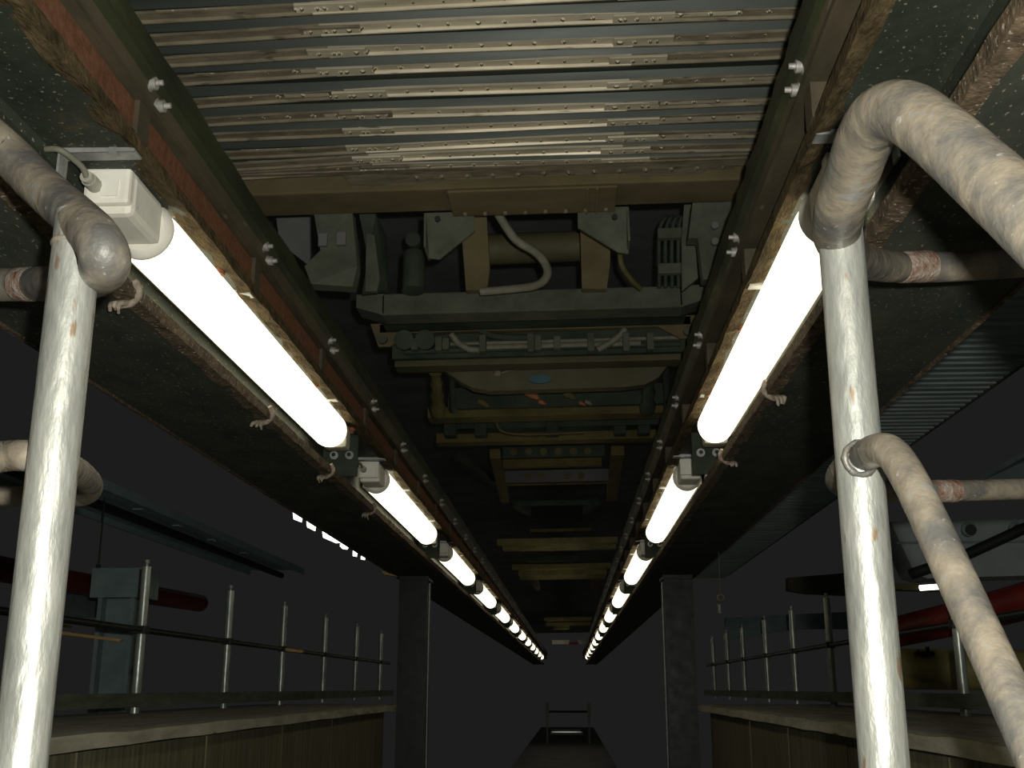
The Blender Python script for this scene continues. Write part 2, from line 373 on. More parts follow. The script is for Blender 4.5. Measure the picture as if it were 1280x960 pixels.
# ---------------------------------------------------------------- the vehicle overhead
VZ = 1.30
RV = thing('rail_vehicle', 'underside of the rail vehicle standing over the pit, ribbed floor and crossbeams', 'rail vehicle', (0, 2.0, z(VZ)))
RV.rotation_euler.y = -.012
def part(b, n, m, par=None): return b.build(n, m, RV if par is None else par)
# build() subtracts parent locations only; rotation is applied by the empty itself
def strip(x0, x1, y0, y1, h, pos, rad, up, hplate=0, plates=()):
    # one thin strap whose surface swells into rivet heads
    b = MB(); nx = int((x1 - x0) / .0035); ny = 4; vs = []
    ym = (y0 + y1) / 2
    for i in range(nx + 1):
        x = x0 + (x1 - x0) * i / nx
        base = h - (hplate if any(abs(x - c) < .060 for c in plates) else 0)
        for j in range(ny + 1):
            y = y0 + (y1 - y0) * j / ny
            d = min([math.hypot(x - p, y - ym) for p in pos]); vs.append((x, y, base - (up if d < rad else 0)))
    for i in range(nx):
        for j in range(ny):
            q = [i * (ny + 1) + j, (i + 1) * (ny + 1) + j, (i + 1) * (ny + 1) + j + 1, i * (ny + 1) + j + 1]
            xc = sum(vs[k][0] for k in q) / 4; yc = sum(vs[k][1] for k in q) / 4
            b.f.append(q); b.m.append(1 if min(math.hypot(xc - p, yc - ym) for p in pos) < rad else 0); b.sm.append(False)
    b.v = [Vector(v) for v in vs]
    return b
rows = [1.42, 1.50, 1.58, 1.66, 1.74, 1.82, 1.90, 1.98, 2.062, 2.136, 2.238, 2.332, 2.408, 2.494, 2.556, 2.612]
b = MB()
for i in range(len(rows) - 1):
    y0, y1 = rows[i] + .024, rows[i + 1] + .002; m_ = (y0 + y1) / 2
    prof = [(y0, z(VZ + .004)), (y0 + .010, z(VZ + .022)), (m_ - .004, z(VZ + .026)), (m_, z(VZ + .018)), (m_ + .006, z(VZ + .018)), (y1 - .012, z(VZ + .020)), (y1, z(VZ + .002)), (y1, z(VZ + .04)), (y0, z(VZ + .04))]
    b.prismx(prof, -1.15, 1.15)
part(b, 'ribbed_sheet', 'sheet')
for i, y in enumerate(rows):
    random.seed(100 + i)
    b = MB(); segs = [(-1.15, -.35, 1, .0), (-.35, .29, 0, 0), (.29, 1.15, 1, .0)]
    for x0, x1, sl, dz in segs:
        b.slot = sl
        n = 8
        for k in range(n):
            xa = x0 + (x1 - x0) * k / n; xb = x0 + (x1 - x0) * (k + 1) / n
            f = lambda x: -.010 * max(0, (-x - .33)) * 1.6 + .0025 * math.sin(x * 5 + i)
            w = lambda x: y + .003 * math.sin(x * 3.3 + i * 1.7) + (.012 * max(0, -x - .33))
            A = [(w(xa), f(xa)), (w(xb), f(xb))]
            vs = []
            for (yy, dz2), x in zip(A, (xa, xb)):
                h = z(VZ) + dz2 + dz
                vs += [(x, yy, h), (x, yy + .022, h), (x, yy + .024, h - .006), (x, yy + .028, h - .006), (x, yy + .029, h + .006), (x, yy, h + .006)]
            fs = [[j, (j + 1) % 6, (j + 1) % 6 + 6, j + 6] for j in range(6)] + [[5, 4, 3, 2, 1, 0], [6, 7, 8, 9, 10, 11]]
            b.add(vs, fs)
    sl = part(b, 'floor_rib', ['slat_bright', 'slat_dull'])
    for cx in (-.325, .305):
        jx = random.uniform(-.01, .01)
        b = MB(); b.box((cx - .062 + jx, y - .003, z(VZ) - .006), (cx + .062 + jx, y + .026, z(VZ) - .0005 ), None, .001)
        cp = part(b, 'joint_plate', 'slat_dull' if i % 4 == 3 and cx < 0 else 'slat_bright', sl)
    riv = [-.62 + k * .059 + random.uniform(-.004, .004) for k in range(22)] + [cx + dx for cx in (-.325, .305) for dx in (-.045, -.012, .035)]
    riv = [x for x in riv if abs(x) > .37 or True]
    strip(-.66, .62, y + .004, y + .018, z(VZ) - .0002, riv, .0042, .003, .0068, [c for c in (-.325, .305)]).build('rivet_strip', ['slat_bright', 'tank'], sl)
# skirt flange closing the ribbed floor, with torn sheet corners
b = MB(); b.poly([(-1.1, 2.645, z(1.292)), (-.43, 2.645, z(1.292)), (-.42, 2.70, z(1.285)), (-.30, 2.715, z(1.283)), (-.18, 2.685, z(1.287)), (.30, 2.68, z(1.29)), (.36, 2.705, z(1.287)), (.50, 2.695, z(1.287)), (.52, 2.66, z(1.289)), (1.1, 2.655, z(1.29)), (1.1, 2.62, z(1.29)), (-1.1, 2.62, z(1.29))], (0, 0, .004))
ef = part(b, 'end_flange', 'slat_dull')
strip(-.32, .58, 2.655, 2.675, z(1.2895), [-.24 + k * .066 for k in range(13)], .006, .006).build('rivet_strip', ['slat_dull', 'tank'], ef)
# beige cross beam
b = MB(); b.box((-1.1, 2.70, z(1.27)), (1.1, 2.84, z(1.36)), None, .006); cb = part(b, 'cross_beam', 'beige_beam')
b = MB(); b.box((-.165, 2.69, z(1.255)), (.28, 2.845, z(1.262)), None, .002); b.box((-.165, 2.84, z(1.255)), (.28, 2.845, z(1.35))); b.box((.20, 2.69, z(1.25)), (.206, 2.845, z(1.256))); b.box((.225, 2.69, z(1.25)), (.231, 2.845, z(1.256)))
cp = part(b, 'centre_plate', 'beige_beam', cb)
for k in range(8):
    MB().tube([(-.13 + k * .055, 2.825, z(1.256)), (-.13 + k * .055, 2.825, z(1.248))], .006, 8).build('stud', 'slat_dull', cb)
# hanging gusset brackets
for px0, px1, hole in ((530, 592, 547), (722, 786, 768)):
    flip = px0 > 600
    a = onY(px0, 262, 2.86); c = onY(px1, 262, 2.86)
    b = MB(); h = .075
    if not flip: pts = [(a.x, 2.86, z(1.275)), (c.x, 2.86, z(1.275)), (c.x, 2.90, z(1.235)), (a.x + .035, 2.93, z(1.165)), (a.x + .005, 2.93, z(1.17))]
    else: pts = [(a.x, 2.86, z(1.275)), (c.x, 2.86, z(1.275)), (c.x - .002, 2.93, z(1.165)), (c.x - .03, 2.93, z(1.17)), (a.x, 2.90, z(1.235))]
    b.poly(pts, (0, .008, 0)); xx = a.x if not flip else c.x - .006
    b.box((xx, 2.86, z(1.175)), (xx + .006, 2.96, z(1.275)))
    gb = part(b, 'gusset_bracket', 'grey_frame')
    b = MB(); q = onY(hole, 274, 2.86); b.tube([(q.x, 2.858, q.z), (q.x, 2.848, q.z)], .008, 10); part(b, 'gusset_bolt', 'black', gb)
# plates hanging behind the brackets
for (x0, x1, x2, x3) in ((575, 608, 612, 582), (725, 765, 762, 727)):
    b = MB(); b.poly([at(x0, 258, 3.35), at(x1, 258, 3.35), at(x2, 335, 3.45), at(x2 - 4, 362, 3.5), at(x3, 362, 3.5)], (0, .03, 0)); part(b, 'hanger_plate', 'beige_beam')
# dark transverse shaft
b = MB(); b.tube([at(596, 312, 3.75), at(735, 308, 3.75)], .052, 20); part(b, 'cross_shaft', 'tank')
# S hose
b = MB(); b.tube([at(618, 258, 3.2), at(628, 276, 3.2), at(645, 300, 3.22), at(672, 318, 3.25), at(684, 340, 3.3), at(672, 356, 3.35), at(640, 361, 3.4), at(600, 364, 3.42)], .0125, 12, 6); part(b, 'air_hose', 'hose')
b = MB(); b.tube([at(775, 300, 3.3), at(776, 330, 3.35), at(788, 350, 3.4), at(800, 362, 3.45)], .008, 10, 5); part(b, 'air_hose', 'olive_frame')
# left and right bogie side plates
b = MB(); b.poly([at(392, 262, 3.1), at(440, 262, 3.1), at(446, 330, 3.2), at(440, 356, 3.2), at(388, 352, 3.15), at(380, 330, 3.1), at(400, 310, 3.1)], (0, .05, 0))
sp = part(b, 'side_plate', 'grey_frame')
for (px, py) in ((404, 298), (427, 297)):
    b = MB(); p = at(px, py, 3.09); b.box((p.x - .012, p.y - .012, p.z - .02), (p.x + .012, p.y, p.z + .016)); part(b, 'slot', 'under', sp)
b = MB(); b.poly([at(449, 264, 3.3), at(470, 264, 3.3), at(482, 290, 3.4), at(484, 360, 3.5), at(452, 364, 3.4), at(460, 320, 3.35)], (0, .02, 0)); part(b, 'side_frame', 'dark_frame')
b = MB(); b.poly([at(458, 290, 3.28), at(468, 292, 3.28), at(474, 345, 3.35), at(470, 362, 3.35), at(456, 362, 3.35)], (0, .02, 0)); part(b, 'side_rib', 'grey_frame')
b = MB(); b.poly([at(866, 256, 3.1), at(932, 254, 3.1), at(905, 350, 3.2), at(878, 352, 3.2), at(872, 300, 3.15), at(860, 300, 3.15)], (0, .05, 0)); sp = part(b, 'side_plate', 'grey_frame')
for (px, py) in ((893, 286), (893, 306)):
    b = MB(); p = at(px, py, 3.07); b.tube([p, p + Vector((0, -.012, 0))], .010, 10); part(b, 'slot', 'under', sp)
b = MB(); b.poly([at(856, 258, 3.4), at(866, 258, 3.4), at(872, 350, 3.4), at(852, 366, 3.4), at(852, 300, 3.4)], (0, .02, 0)); part(b, 'side_frame', 'grey_frame')
b = MB(); b.poly([at(388, 258, 3.6), at(345, 258, 3.6), at(350, 300, 3.6), at(388, 330, 3.6)], (0, .02, 0)); part(b, 'inner_panel', 'under')
# shock absorber
b = MB(); b.tube([at(516, 362, 3.55), at(518, 316, 3.6)], .036, 16); sa = part(b, 'damper', 'dark_frame')
b = MB(); b.tube([at(518, 318, 3.6), at(518, 296, 3.62)], .012, 12); p = at(518, 302, 3.58); b.tube([p, p + Vector((0, -.03, 0))], .024, 14); part(b, 'damper_eye', 'dark_frame', sa)
# cable bundle on the right
for k in range(4):
    x = 824 + k * 8
    b = MB(); b.tube([at(x, 362, 3.5), at(x, 320, 3.5), at(x + 1, 290, 3.5), at(x + 3 + (4 - k), 276, 3.5), at(x + 12, 274, 3.52), at(x + 18, 290, 3.55)], .0065, 8, 5); part(b, 'cable', 'dark_frame')
for yy in (298, 342):
    b = MB(); p = at(822, yy, 3.48); q = at(858, yy - 4, 3.48); b.box((p.x, p.y - .02, p.z - .012), (q.x, p.y + .005, q.z + .012), None, .003); part(b, 'cable_clamp', 'grey_frame')
# second cross beam with drooping ends
b = MB(); L0 = at(443, 366, 3.62); R0 = at(884, 360, 3.62)
b.box((L0.x + .08, 3.42, z(1.172)), (R0.x - .08, 3.52, z(1.245)), None, .006)
b.poly([(L0.x, 3.42, z(1.20)), (L0.x + .09, 3.42, z(1.172)), (L0.x + .09, 3.42, z(1.245)), (L0.x, 3.42, z(1.245))], (0, .10, 0))
b.poly([(R0.x, 3.42, z(1.20)), (R0.x - .09, 3.42, z(1.172)), (R0.x - .09, 3.42, z(1.245)), (R0.x, 3.42, z(1.245))], (0, .10, 0))
c2 = part(b, 'cross_beam', 'grey_frame')
b = MB(); b.box((L0.x + .02, 3.74, z(1.213)), (R0.x - .02, 3.77, z(1.25)), None, .004)
for q0, sg in ((L0.x, 1), (R0.x, -1)):
    b.poly([(q0 - sg * .01, 3.74, z(1.25)), (q0 + sg * .02, 3.74, z(1.165)), (q0 + sg * .06, 3.74, z(1.165)), (q0 + sg * .14, 3.74, z(1.213)), (q0 + sg * .14, 3.74, z(1.25))], (0, .012, 0))
lf = part(b, 'lower_flange', 'beige_beam', c2)
for q0, sg in ((L0.x, 1), (R0.x, -1)):
    b = MB(); b.tube([(q0 + sg * .035, 3.745, z(1.19)), (q0 + sg * .035, 3.72, z(1.19))], .018, 14); part(b, 'pivot_bolt', 'grey_frame', c2)
b = MB(); b.box((L0.x + .05, 3.53, z(1.215)), (R0.x - .05, 3.735, z(1.25))); part(b, 'beam_soffit', 'dark_frame', c2)
# pipe and hose bundle
zc = 3.95
for (a_, c_, r_, m_) in (((505, 438), (850, 432), .010, 'dark_frame'), ((505, 430), (850, 424), .007, 'hose'), ((600, 434), (800, 431), .012, 'hose')):
    b = MB(); b.tube([at(*a_, zc), at(*c_, zc)], r_, 10); part(b, 'brake_pipe', m_)
b = MB(); b.tube([at(600, 412, zc), at(615, 419, zc), at(640, 422, zc), at(664, 422, zc)], .013, 12, 5); part(b, 'air_hose', 'dark_frame')
def coil(pts, r):
    b = MB(); P = [at(x, y, zc - .02) for x, y in pts]; n = 26; Q = []; R = []
    for i in range(n + 1):
        u = i / n * (len(P) - 1); k = min(int(u), len(P) - 2); Q.append(P[k].lerp(P[k + 1], u - k)); R.append(r * (1.15 if i % 2 else .8))
    b.tube(Q, R, 10); part(b, 'coiled_hose', 'hose')
coil([(563, 416), (572, 428), (586, 436), (602, 437)], .012)
coil([(746, 438), (762, 430), (775, 420), (782, 412)], .012)
for x in (518, 548, 557, 603, 663, 672, 696, 738, 782, 812):
    b = MB(); p = at(x, 430, zc - .03); h = random.uniform(.02, .035); b.box((p.x - .012, p.y - .02, p.z - h), (p.x + .012, p.y + .02, p.z + h), None, .003); part(b, 'pipe_clamp', 'grey_frame')
for x in (507, 533):
    b = MB(); p = at(x, 425, zc); b.tube([p, p + Vector((0, -.05, -.01))], .035, 14); part(b, 'valve_body', 'dark_frame')
b = MB(); P = at(490, 430, zc + .06); Q = at(855, 422, zc + .06); b.box((P.x, P.y, P.z - .05), (Q.x, P.y + .02, Q.z + .05)); part(b, 'rear_panel', 'dark_frame')
# third cross beam, brown, and tank below it
P = at(495, 455, 4.25); Q = at(852, 450, 4.25)
b = MB(); b.box((P.x, P.y - .05, P.z - .02), (Q.x, P.y + .04, P.z + .03), None, .005); part(b, 'cross_beam', 'tank')
zt = 4.35
b = MB(); b.poly([at(555, 462, zt), at(835, 458, zt), at(822, 474, zt), at(806, 482, zt), at(780, 485, zt), at(610, 488, zt), at(590, 484, zt), at(575, 476, zt)], (0, .06, 0))
tk = part(b, 'tank', 'tank')
b = MB(); c = at(675, 474, zt - .01); ring = [c + Vector((.045 * math.cos(a), -.002, .017 * math.sin(a))) for a in [2 * math.pi * k / 24 for k in range(24)]]; b.poly(ring, (0, .012, 0)); part(b, 'badge', 'blue_badge', tk)
b = MB(); b.tube([at(617, 468, zt - .02), at(632, 464, zt - .02), at(655, 459, zt - .02)], .006, 8); b.tube([at(622, 466, zt - .03), at(626, 464, zt + .01)], .012, 8); part(b, 'drain_fitting', 'slat_dull', tk)
# turnbuckles
for x0, sg in ((544, 1), (812, -1)):
    b = MB(); a = at(x0, 462, 4.5); c = at(x0 + 3 * sg, 515, 4.7)
    prof = [.03, .018, .026, .02, .03, .022, .034, .03]; n = len(prof)
    b.tube([a.lerp(c, k / (n - 1)) for k in range(n)], prof, 12); part(b, 'screw_jack', 'olive_frame' if sg > 0 else 'dark_frame')
    b = MB(); b.tube([at(x0 + 20, 464, 4.6), at(x0 + 22, 512, 4.75)], .014, 10); part(b, 'rod', 'dark_frame')
# small dusty fittings and orange bits
for (x, y, m_, sz) in ((665, 493, 'orange', .026), (677, 503, 'orange', .014), (604, 503, 'olive_frame', .022), (712, 494, 'tank', .024), (727, 505, 'orange', .012), (735, 504, 'slat_dull', .014)):
    b = MB(); p = at(x, y, 4.7); b.tube([p + Vector((-sz, 0, sz * .4)), p, p + Vector((sz, -.01, -sz * .8))], [sz * .6, sz * .75, sz * .3], 8, 3, wob=.15); part(b, 'pipe_fitting', m_)
P = at(560, 498, 4.9); Q = at(830, 494, 4.9); b = MB(); b.box((P.x, P.y, P.z - .04), (Q.x, P.y + .03, P.z + .05)); part(b, 'rear_panel', 'dark_frame')
b = MB(); b.tube([at(620, 528, 5.1), at(628, 539, 5.1), at(660, 543, 5.1), at(730, 541, 5.1)], .006, 8, 4); part(b, 'cable', 'tank')
# further cross members seen one behind another (pixel rows -> depth on the underframe)
def cross(x0, x1, y, th, m_, Zr=1.2, name='cross_member', dep=.08):
    p = onZ(x0, y, Zr); q = onZ(x1, y, Zr)
    b = MB(); b.box((p.x, p.y, z(Zr)), (q.x, p.y + dep, z(Zr + th)), None, .004); return part(b, name, m_)
cross(534, 832, 521, .05, 'olive_frame', 1.2, dep=.12); cross(545, 828, 552, .05, 'olive_frame', 1.2, dep=.10)
cross(560, 828, 535, .06, 'dark_frame', 1.24, dep=.12)
for x in (562, 600, 690, 775, 805):
    b = MB(); p = onZ(x, 538, 1.22); b.box((p.x - .03, p.y, p.z - .02), (p.x + .03, p.y + .08, p.z + .05), None, .006); part(b, 'mounting_block', 'dark_frame')
# perforated frame
y0 = 563; p = onZ(630, 572, 1.2)
rowp = cross(628, 756, 572, .062, 'dark_frame', 1.22, 'hole_plate', .02)
for k in range(6):
    b = MB(); q = onZ(628, 572, 1.22); p = onY(642 + k * 18.6, 565, q.y); b.tube([p + Vector((0, .004, 0)), p + Vector((0, -.008, 0))], .020, 18); part(b, 'disc', 'beige_beam', rowp)
cross(628, 752, 584, .048, 'olive_frame', 1.2, 'frame_bar', .05)
rowq = cross(626, 762, 603, .075, 'under', 1.21, 'hole_plate', .02)
for x in (660, 676, 709, 726):
    b = MB(); q = onZ(626, 603, 1.21); p = onY(x, 595, q.y); b.tube([p + Vector((0, .004, 0)), p + Vector((0, -.008, 0))], .022, 18); part(b, 'disc', 'beige_beam', rowq)
def quadbar(pts, m_, name, Zr=1.2, th=.05):
    b = MB(); b.poly([onZ(x, y, Zr) for x, y in pts], (0, 0, th)); return part(b, name, m_)
quadbar([(612, 572), (625, 572), (636, 628), (626, 628)], 'olive_frame', 'long_member')
quadbar([(764, 570), (780, 570), (770, 628), (758, 628)], 'olive_frame', 'long_member')
cross(632, 762, 606, .008, 'olive_frame', 1.2, 'thin_bar', .03)
cross(646, 738, 631, .03, 'dark_frame', 1.2, 'thin_bar', .05)
quadbar([(640, 634), (648, 633), (664, 643), (656, 644)], 'dark_frame', 'brace'); quadbar([(740, 633), (750, 632), (736, 643), (728, 643)], 'dark_frame', 'brace')
quadbar([(566, 575), (572, 573), (618, 604), (610, 606)], 'dark_frame', 'brace')
cross(662, 738, 664, .02, 'olive_frame', 1.2, 'thin_bar', .05)
for (x0, x1, y, th, m_, dp) in ((621, 772, 680, .05, 'olive_lamplit', .12), (628, 770, 687, .05, 'olive_lamplit', .12), (668, 738, 683, .04, 'olive_lamplit', .2), (636, 766, 701, .05, 'dark_frame', .15), (640, 764, 711, .05, 'olive_lamplit', .15), (648, 758, 719, .08, 'olive_lamplit', .55), (680, 740, 775, .05, 'olive_lamplit', .4), (682, 738, 781, .05, 'olive_lamplit', .5), (692, 712, 786, .06, 'olive_lamplit', .4)):
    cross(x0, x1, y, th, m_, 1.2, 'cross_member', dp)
quadbar([(662, 726), (672, 726), (675, 738), (670, 738)], 'olive_frame', 'long_member'); quadbar([(738, 726), (748, 726), (744, 738), (739, 738)], 'olive_frame', 'long_member')
for (x0, x1) in ((690, 712), (722, 741)):
    P = at(x0, 805, 26); Q = at(x1, 801, 26); b = MB(); b.box((P.x, P.y, P.z), (Q.x, P.y + .06, Q.z + .02)); part(b, 'end_panel', 'white_box')
P = at(711, 806, 25.9); Q = at(723, 803, 25.9); b = MB(); b.box((P.x, P.y, P.z), (Q.x, P.y + .06, Q.z)); part(b, 'red_marker', 'red')
# body floor high above everything
b = MB(); b.box((-1.2, 2.86, z(1.95)), (1.2, 42, z(2.0))); part(b, 'body_floor', 'under')

# ---------------------------------------------------------------- neighbouring vehicle to the right
NV = thing('rail_vehicle', 'neighbouring rail vehicle on the right with ribbed blue grey floor and pale drilled end beam', 'rail vehicle', (2.2, 4, z(1.3)))
b = MB(); y = 2.0
while y < 14:
    b.prismx([(y, z(1.30)), (y + .045, z(1.30)), (y + .05, z(1.315)), (y + .075, z(1.315)), (y + .08, z(1.30)), (y + .08, z(1.33)), (y, z(1.33))], 1.62, 2.04); y += .08
b.build('ribbed_floor', 'teal_sheet', NV)
b = MB(); b.box((1.56, 2.0, z(1.33)), (2.1, 14, z(1.42))); b.build('body_floor', 'under', NV)
D = 5.4
b = MB(); b.poly([at(1113, 652, D), at(1400, 644, D), at(1400, 716, D), at(1160, 723, D), at(1144, 718, D)], (0, .25, 0)); eb = b.build('end_beam', 'pale', NV)
b = MB(); b.poly([at(1120, 677, D - .01), at(1400, 674, D - .01), at(1400, 677, D - .01), at(1121, 680, D - .01)], (0, .012, 0)); b.build('beam_seam', 'teal', eb)
for x in (1210, 1269, 1330):
    b = MB(); p = at(x, 662, D); b.tube([p + Vector((0, .01, 0)), p + Vector((0, -.02, 0))], .036, 20); o = b.build('bolt_hole_ring', 'teal', eb)
    b = MB(); b.tube([p + Vector((0.006, -.015, -.004)), p + Vector((.006, -.022, -.004))], .027, 18); b.build('hole_plug', 'dark_frame', o)
b = MB(); b.tube([at(1138, 718, D - .1), at(1200, 697, D - .1), at(1290, 656, D - .12), at(1400, 612, D - .15)], .026, 12); b.build('brake_hose', 'black', NV)
b = MB(); b.poly([at(1218, 606, 4.6), at(1300, 560, 4.3), at(1400, 520, 4.3), at(1400, 598, 4.6)], (0, .05, .02)); b.build('side_panel', 'teal', NV)
b = MB(); b.poly([at(1110, 729, 7), at(1200, 729, 7), at(1200, 739, 7), at(1110, 737, 7)], (0, .1, 0)); b.build('lower_beam', 'olive_frame', NV)
tag(MB().tube([at(1150, 735, 6.8), at(1179, 733, 6.8)], .017, 10).build('strip_light', 'day'), 'small bright strip light below the pale end beam on the right', 'lamp')
tag(MB().tube([at(1120, 790, 5.2), at(1230, 765, 4.8), at(1330, 738, 4.3), at(1420, 712, 4.0)], [.07, .075, .075, .075], 16).build('red_pipe', 'red'), 'thick red pipe at the right edge behind the leaning handrail', 'pipe')
tk = thing('air_tank', 'olive cylindrical tank beyond the right railing', 'tank', at(1150, 862, 6.4))
MB().tube([at(1118, 836, 6.2), at(1124, 836, 6.2), at(1300, 838, 6.2)], [.07, .11, .11], 24).build('tank_shell', 'tank_paint', tk)
b = MB(); p = at(1155, 818, 6.1); b.box((p.x - .05, p.y - .03, p.z - .01), (p.x + .05, p.y + .02, p.z + .015)); b.tube([p + Vector((.02, 0, 0)), p + Vector((.02, 0, .04))], .012, 10); b.tube([p + Vector((-.03, 0, 0)), p + Vector((-.03, 0, .025))], .01, 10); b.build('valve', 'black', tk)
# horizontal beam and lit ceiling panel between the columns and the railing
tag(MB().poly([at(985, 722, 9), at(1060, 716, 9), at(1060, 744, 9), at(1010, 742, 9), at(985, 738, 9)], (0, .1, 0)).build('crossbeam', 'tank'), 'dim olive crossbeam above the right railing', 'beam')
tag(MB().poly([at(908, 772, 10), at(1075, 764, 10), at(1075, 786, 10), at(1000, 786, 10), at(905, 800, 10)], (0, .1, 0)).build('wall_panel', 'teal'), 'dim blue grey wall panel behind the right railing', 'panel')
t = thing('cable_pulley', 'small pale ring hanging on a wire near the right column', 'pulley', onX(901, 775, .88))
p = onX(901, 747, .88); zq = (RC.transposed() @ (p - Vector(cam.location))).z * -1; pts = [p + Vector((.015 * math.cos(a), 0, .015 * math.sin(a))) for a in [2 * math.pi * k / 20 for k in range(21)]]
MB().tube(pts, .005, 8).build('ring', 'slat_dull', t)
MB().tube([p + Vector((0, 0, .016)), Vector((p.x, p.y, z(.645)))], .0015, 6).build('wire', 'slat_dull', t)
MB().tube([at(899, 755, zq), at(900, 766, zq)], .009, 10).build('weight', 'bolt', t)

# ---------------------------------------------------------------- left hall beyond the walkway
t = thing('cable_tray', 'blue grey steel channel tray with hangers above the left walkway', 'cable tray', onX(130, 640, -2.3))
a = onX(60, 572, -2.20); c = onX(420, 735, -2.20)
xl, yn, yfar = -2.2, onX(60, 565, -2.20).y, onX(380, 716, -2.20).y
ztr = onX(200, 630, -2.20).z
MB().prism([(-2.20, ztr), (-2.20, ztr - .05), (-2.215, ztr - .05), (-2.215, ztr - .012), (-2.68, ztr - .012), (-2.68, ztr - .05), (-2.70, ztr - .05), (-2.70, ztr)], yn, yfar).build('tray', 'tray', t)
for px, py in ((173, 632), (222, 655), (265, 674), (305, 690)):
    p = onX(px, py, -2.36); MB().box((p.x - .03, p.y - .01, ztr - .02), (p.x + .03, p.y + .01, ztr - .012)).box((p.x + .02, p.y - .01, p.z - .02), (p.x + .028, p.y + .01, ztr - .012)).build('hanger', 'pale', t)
MB().tube([(-2.4, yn, ztr - .06), (-2.4, yfar, ztr - .06)], .025, 10).build('cable', 'black', t)
MB().tube([(-2.30, yn + .9, ztr - .05), (-2.30, yn + .9, ztr - .42)], .004, 6).tube([(-2.30, yn + .9, ztr - .40), (-2.30, yn + .9, ztr - .46)], .012, 8).build('hanging_wire', 'dark_frame', t)
p = onX(80, 726, -2.75); q = onX(250, 754, -2.75)
t = thing('red_pipe', 'dark red pipe running behind the left railing', 'pipe', p)
MB().tube([onX(-60, 700, -2.75), p, q], .065, 18).build('pipe', 'red', t)
m_ = p.lerp(q, .3); d = (q - p).normalized(); MB().tube([m_, m_ + d * .03], .075, 20).build('pipe_collar', 'dark_frame', t)
t = thing('hall_column', 'blue grey steel column behind the first post of the left railing', 'column', onX(155, 868, -1.95))
p = onX(158, 868, -1.95)
bz = p.z - .1
MB().box((-1.97, p.y, 0), (-1.95, p.y + .14, z(.42))).box((-2.12, p.y + .06, 0), (-1.95, p.y + .075, z(.42))).box((-2.13, p.y, 0), (-2.11, p.y + .14, z(.42))).build('shaft', 'teal', t)
MB().box((-2.16, p.y - .03, z(.42)), (-1.90, p.y + .17, z(.56))).build('head_plate', 'teal', t)
tag(MB().poly([onX(70, 738, -2.9), onX(150, 752, -2.9), onX(150, 773, -2.9), onX(70, 770, -2.9)], (-.05, 0, 0)).build('wall_panel', 'teal'), 'dim blue grey panel under the red pipe on the left', 'panel')
dq = onX(158, 868, -1.95).y - .025; dr = onX(350, 868, -1.46).y - .015
for i, (x0, y0, x1, y1, lab) in enumerate(((66, 778, 88, 782, 'short ochre lit batten at far left behind the nearest post'), (60, 787, 152, 799, 'long thin ochre batten at far left under the rail'), (350, 809, 380, 813, 'small ochre shelf beside the third railing post on the left'))):
    dd = dr if i == 2 else dq
    tag(MB().poly([onY(x0, y0, dd), onY(x1, y1, dd), onY(x1 - 3, y1 + 3, dd), onY(x0, y0 + 4, dd)], (0, .03, 0)).build('timber_batten', 'amber'), lab, 'batten')
# bright ceiling lights seen far left
W_ = [[(366, 641), (374, 642), (378, 648), (377, 653), (367, 649)], [(383, 651), (391, 653), (395, 658), (394, 664), (384, 659)], [(403, 666), (408, 664), (422, 673), (429, 678), (420, 679), (404, 672)], [(425, 683), (432, 681), (436, 684), (434, 687), (428, 686)], [(441, 691), (447, 689), (446, 696), (441, 695)], [(451, 699), (457, 697), (456, 700)]]
for i, w_ in enumerate(W_):
    H = 2.1
    b = MB(); b.poly([onZ(x, y, H) for x, y in w_], (0, 0, .05))
    tag(b.build('ceiling_light', 'day'), 'bright white ceiling light far left in the dark hall, %s in its row' % (['first', 'second', 'third and longest', 'fourth', 'fifth', 'last and smallest'][i]), 'ceiling light', 'ceiling lights in the dark hall')
tag(MB().poly([at(477, 713, 6.5), at(486, 716, 6.5), at(498, 721, 6.5), at(480, 718, 6.5)], (0, .05, 0)).build('marker_plate', 'amber'), 'tiny orange plate beside the left column head', 'plate')

# ---------------------------------------------------------------- far end of the pit
t = thing('stair_handrail', 'small pale handrail frame at the far end of the pit', 'handrail', (0, 30, 0))
for x in (684, 736):
    p = at(x, 880, 30.5); q = at(x, 912, 30.5)
    MB().box((p.x - .05, p.y, p.z - .35), (p.x + .05, p.y + .05, p.z + .05)).tube([(p.x, p.y, 0), p], .025, 8).build('post', 'pale', t)
p = at(684, 890, 30.5); q = at(736, 890, 30.5); MB().box((p.x, p.y, p.z - .02), (q.x, p.y + .04, q.z + .04)).build('cross_rail', 'dark_frame', t)
tag(MB().poly([onZ(690, 912, -1.42), onZ(725, 912, -1.42), onZ(729, 917, -1.42), onZ(688, 917, -1.42)], (0, 0, -.03)).build('lit_step', 'white_box'), 'bright pale step lit by an added spot at the far end of the pit', 'step')

sl_ = bpy.data.lights.new('step_spot', 'SPOT'); sl_.energy = 60; sl_.spot_size = .55; sl_.spot_blend = .3; sl_.shadow_soft_size = .05  # added spot without a lamp fitting, brightens the far step
so_ = bpy.data.objects.new('step_spot', sl_); COL.objects.link(so_); q_ = onZ(708, 915, -1.42); so_.location = (q_.x, q_.y, 2.0)
# ---------------------------------------------------------------- near handrails
def vpost(px, py, zc, top_px):
    p = at(px, py, zc); return p.x, p.y
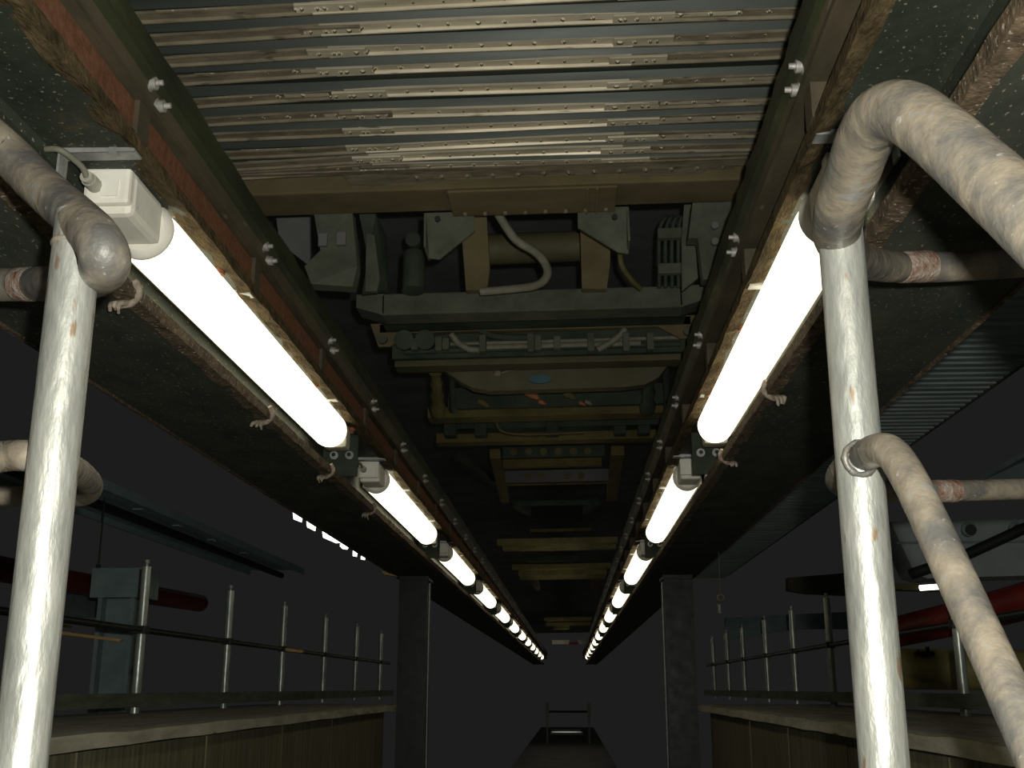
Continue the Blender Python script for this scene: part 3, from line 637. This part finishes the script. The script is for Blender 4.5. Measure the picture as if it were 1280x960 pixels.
# right
t = thing('handrail', 'thick galvanised handrail on the right that bends over and comes down towards the viewer', 'handrail', (.55, 1.15, 0), 'handrails at the pit stairs')
px_, py_ = vpost(1076, 600, 1.165, None)
top = onY(1050, 268, py_); 
MB().tube([(px_, py_, 0), (px_, py_, .6), (px_, py_, 1.2), (px_, py_, top.z + .01)], .0242, 28).build('post', 'galv_post', t)
U = [(1420, 318, 1.66), (1230, 331, 1.62), (1130, 334, 1.58), (1076, 326, 1.45), (1048, 300, 1.27), (1050, 262, 1.17), (1066, 215, 1.10), (1082, 172, 1.04), (1100, 146, .995), (1130, 140, .95), (1172, 168, .90), (1230, 220, .84), (1300, 284, .77), (1420, 398, .67)]
MB().tube([at(*u) for u in U], [.022, .022, .022, .0225, .026] + [.0265] * 9, 28, 8, wob=.006).build('top_rail', 'galv_dirty', t)
Lw = [(1420, 606, 1.8), (1280, 611, 1.77), (1165, 614, 1.72), (1085, 612, 1.58), (1052, 604, 1.40), (1054, 590, 1.27), (1076, 573, 1.17), (1100, 562, 1.10), (1118, 570, 1.07), (1140, 605, 1.03), (1170, 668, .98), (1210, 755, .92), (1260, 865, .845), (1320, 1000, .76), (1360, 1100, .7)]
MB().tube([at(*u) for u in Lw], .0165, 24, 8, wob=.008).build('lower_rail', 'galv_dirty', t)
def collar(P, ax, r, m_, par, name='weld_bead'):
    ax = Vector(ax).normalized(); u = ax.orthogonal().normalized(); v = ax.cross(u)
    pts = [Vector(P) + (u * math.cos(a) + v * math.sin(a)) * r for a in [2 * math.pi * k / 24 for k in range(25)]]
    MB().tube(pts, .0035, 8, wob=.25).build(name, m_, par)
collar((px_, py_, top.z - .012), (0, 0, 1), .0232, 'galv_dirty', t)
P1 = at(1076, 573, 1.145); collar(P1, at(1100, 562, 1.10) - P1, .0168, 'galv_dirty', t)
for (a_, c_, r_) in (((1125, 334, 1.572), (1160, 333, 1.60), .0225), ((1165, 614, 1.72), (1195, 613.5, 1.735), .0170)):
    A_, C_ = at(*a_), at(*c_); MB().tube([A_.lerp(C_, k / 4) for k in range(5)], [r_, r_ * 1.03, r_ * 1.0, r_ * 1.03, r_], 24, wob=.02).build('rust_band', 'rust_weld', t)
# left
t = thing('handrail', 'galvanised handrail on the left with a looped end and a tall bright post', 'handrail', (-.45, 1.1, 0), 'handrails at the pit stairs')
px_, py_ = vpost(64, 600, 1.10, None)
top = onY(95, 285, py_)
MB().tube([(px_, py_, 0), (px_, py_, .6), (px_, py_, 1.2), (px_, py_, top.z + .015)], .0242, 28).build('post', 'galv_post', t)
U = [(-150, 110, 1.02), (-70, 130, 1.20), (0, 183, 1.29), (50, 232, 1.25), (95, 272, 1.18), (120, 297, 1.13), (131, 324, 1.12), (122, 342, 1.20), (90, 353, 1.38), (40, 355, 1.52), (0, 356, 1.56), (-140, 357, 1.56)]
MB().tube([at(*u) for u in U], [.0242] * 6 + [.0255, .0245] + [.023] * 4, 28, 8, wob=.006).build('top_rail', 'galv_dirty', t)
Lw = [(-90, 690, 1.0), (-50, 610, 1.08), (-20, 580, 1.12), (8, 570, 1.15), (45, 571, 1.13), (78, 580, 1.22), (103, 594, 1.40), (114, 608, 1.58), (104, 619, 1.70), (60, 621, 1.78), (0, 620, 1.80), (-140, 620, 1.80)]
MB().tube([at(*u) for u in Lw], .0160, 24, 8, wob=.008).build('lower_rail', 'galv_dirty', t)
collar((px_, py_, top.z - .02), (0, 0, 1), .0232, 'galv_dirty', t)
A_, C_ = at(26, 355.5, 1.535), at(44, 355, 1.51); MB().tube([A_, A_.lerp(C_, .5), C_], [.0232, .0238, .0232], 24).build('rust_band', 'rust_weld', t)
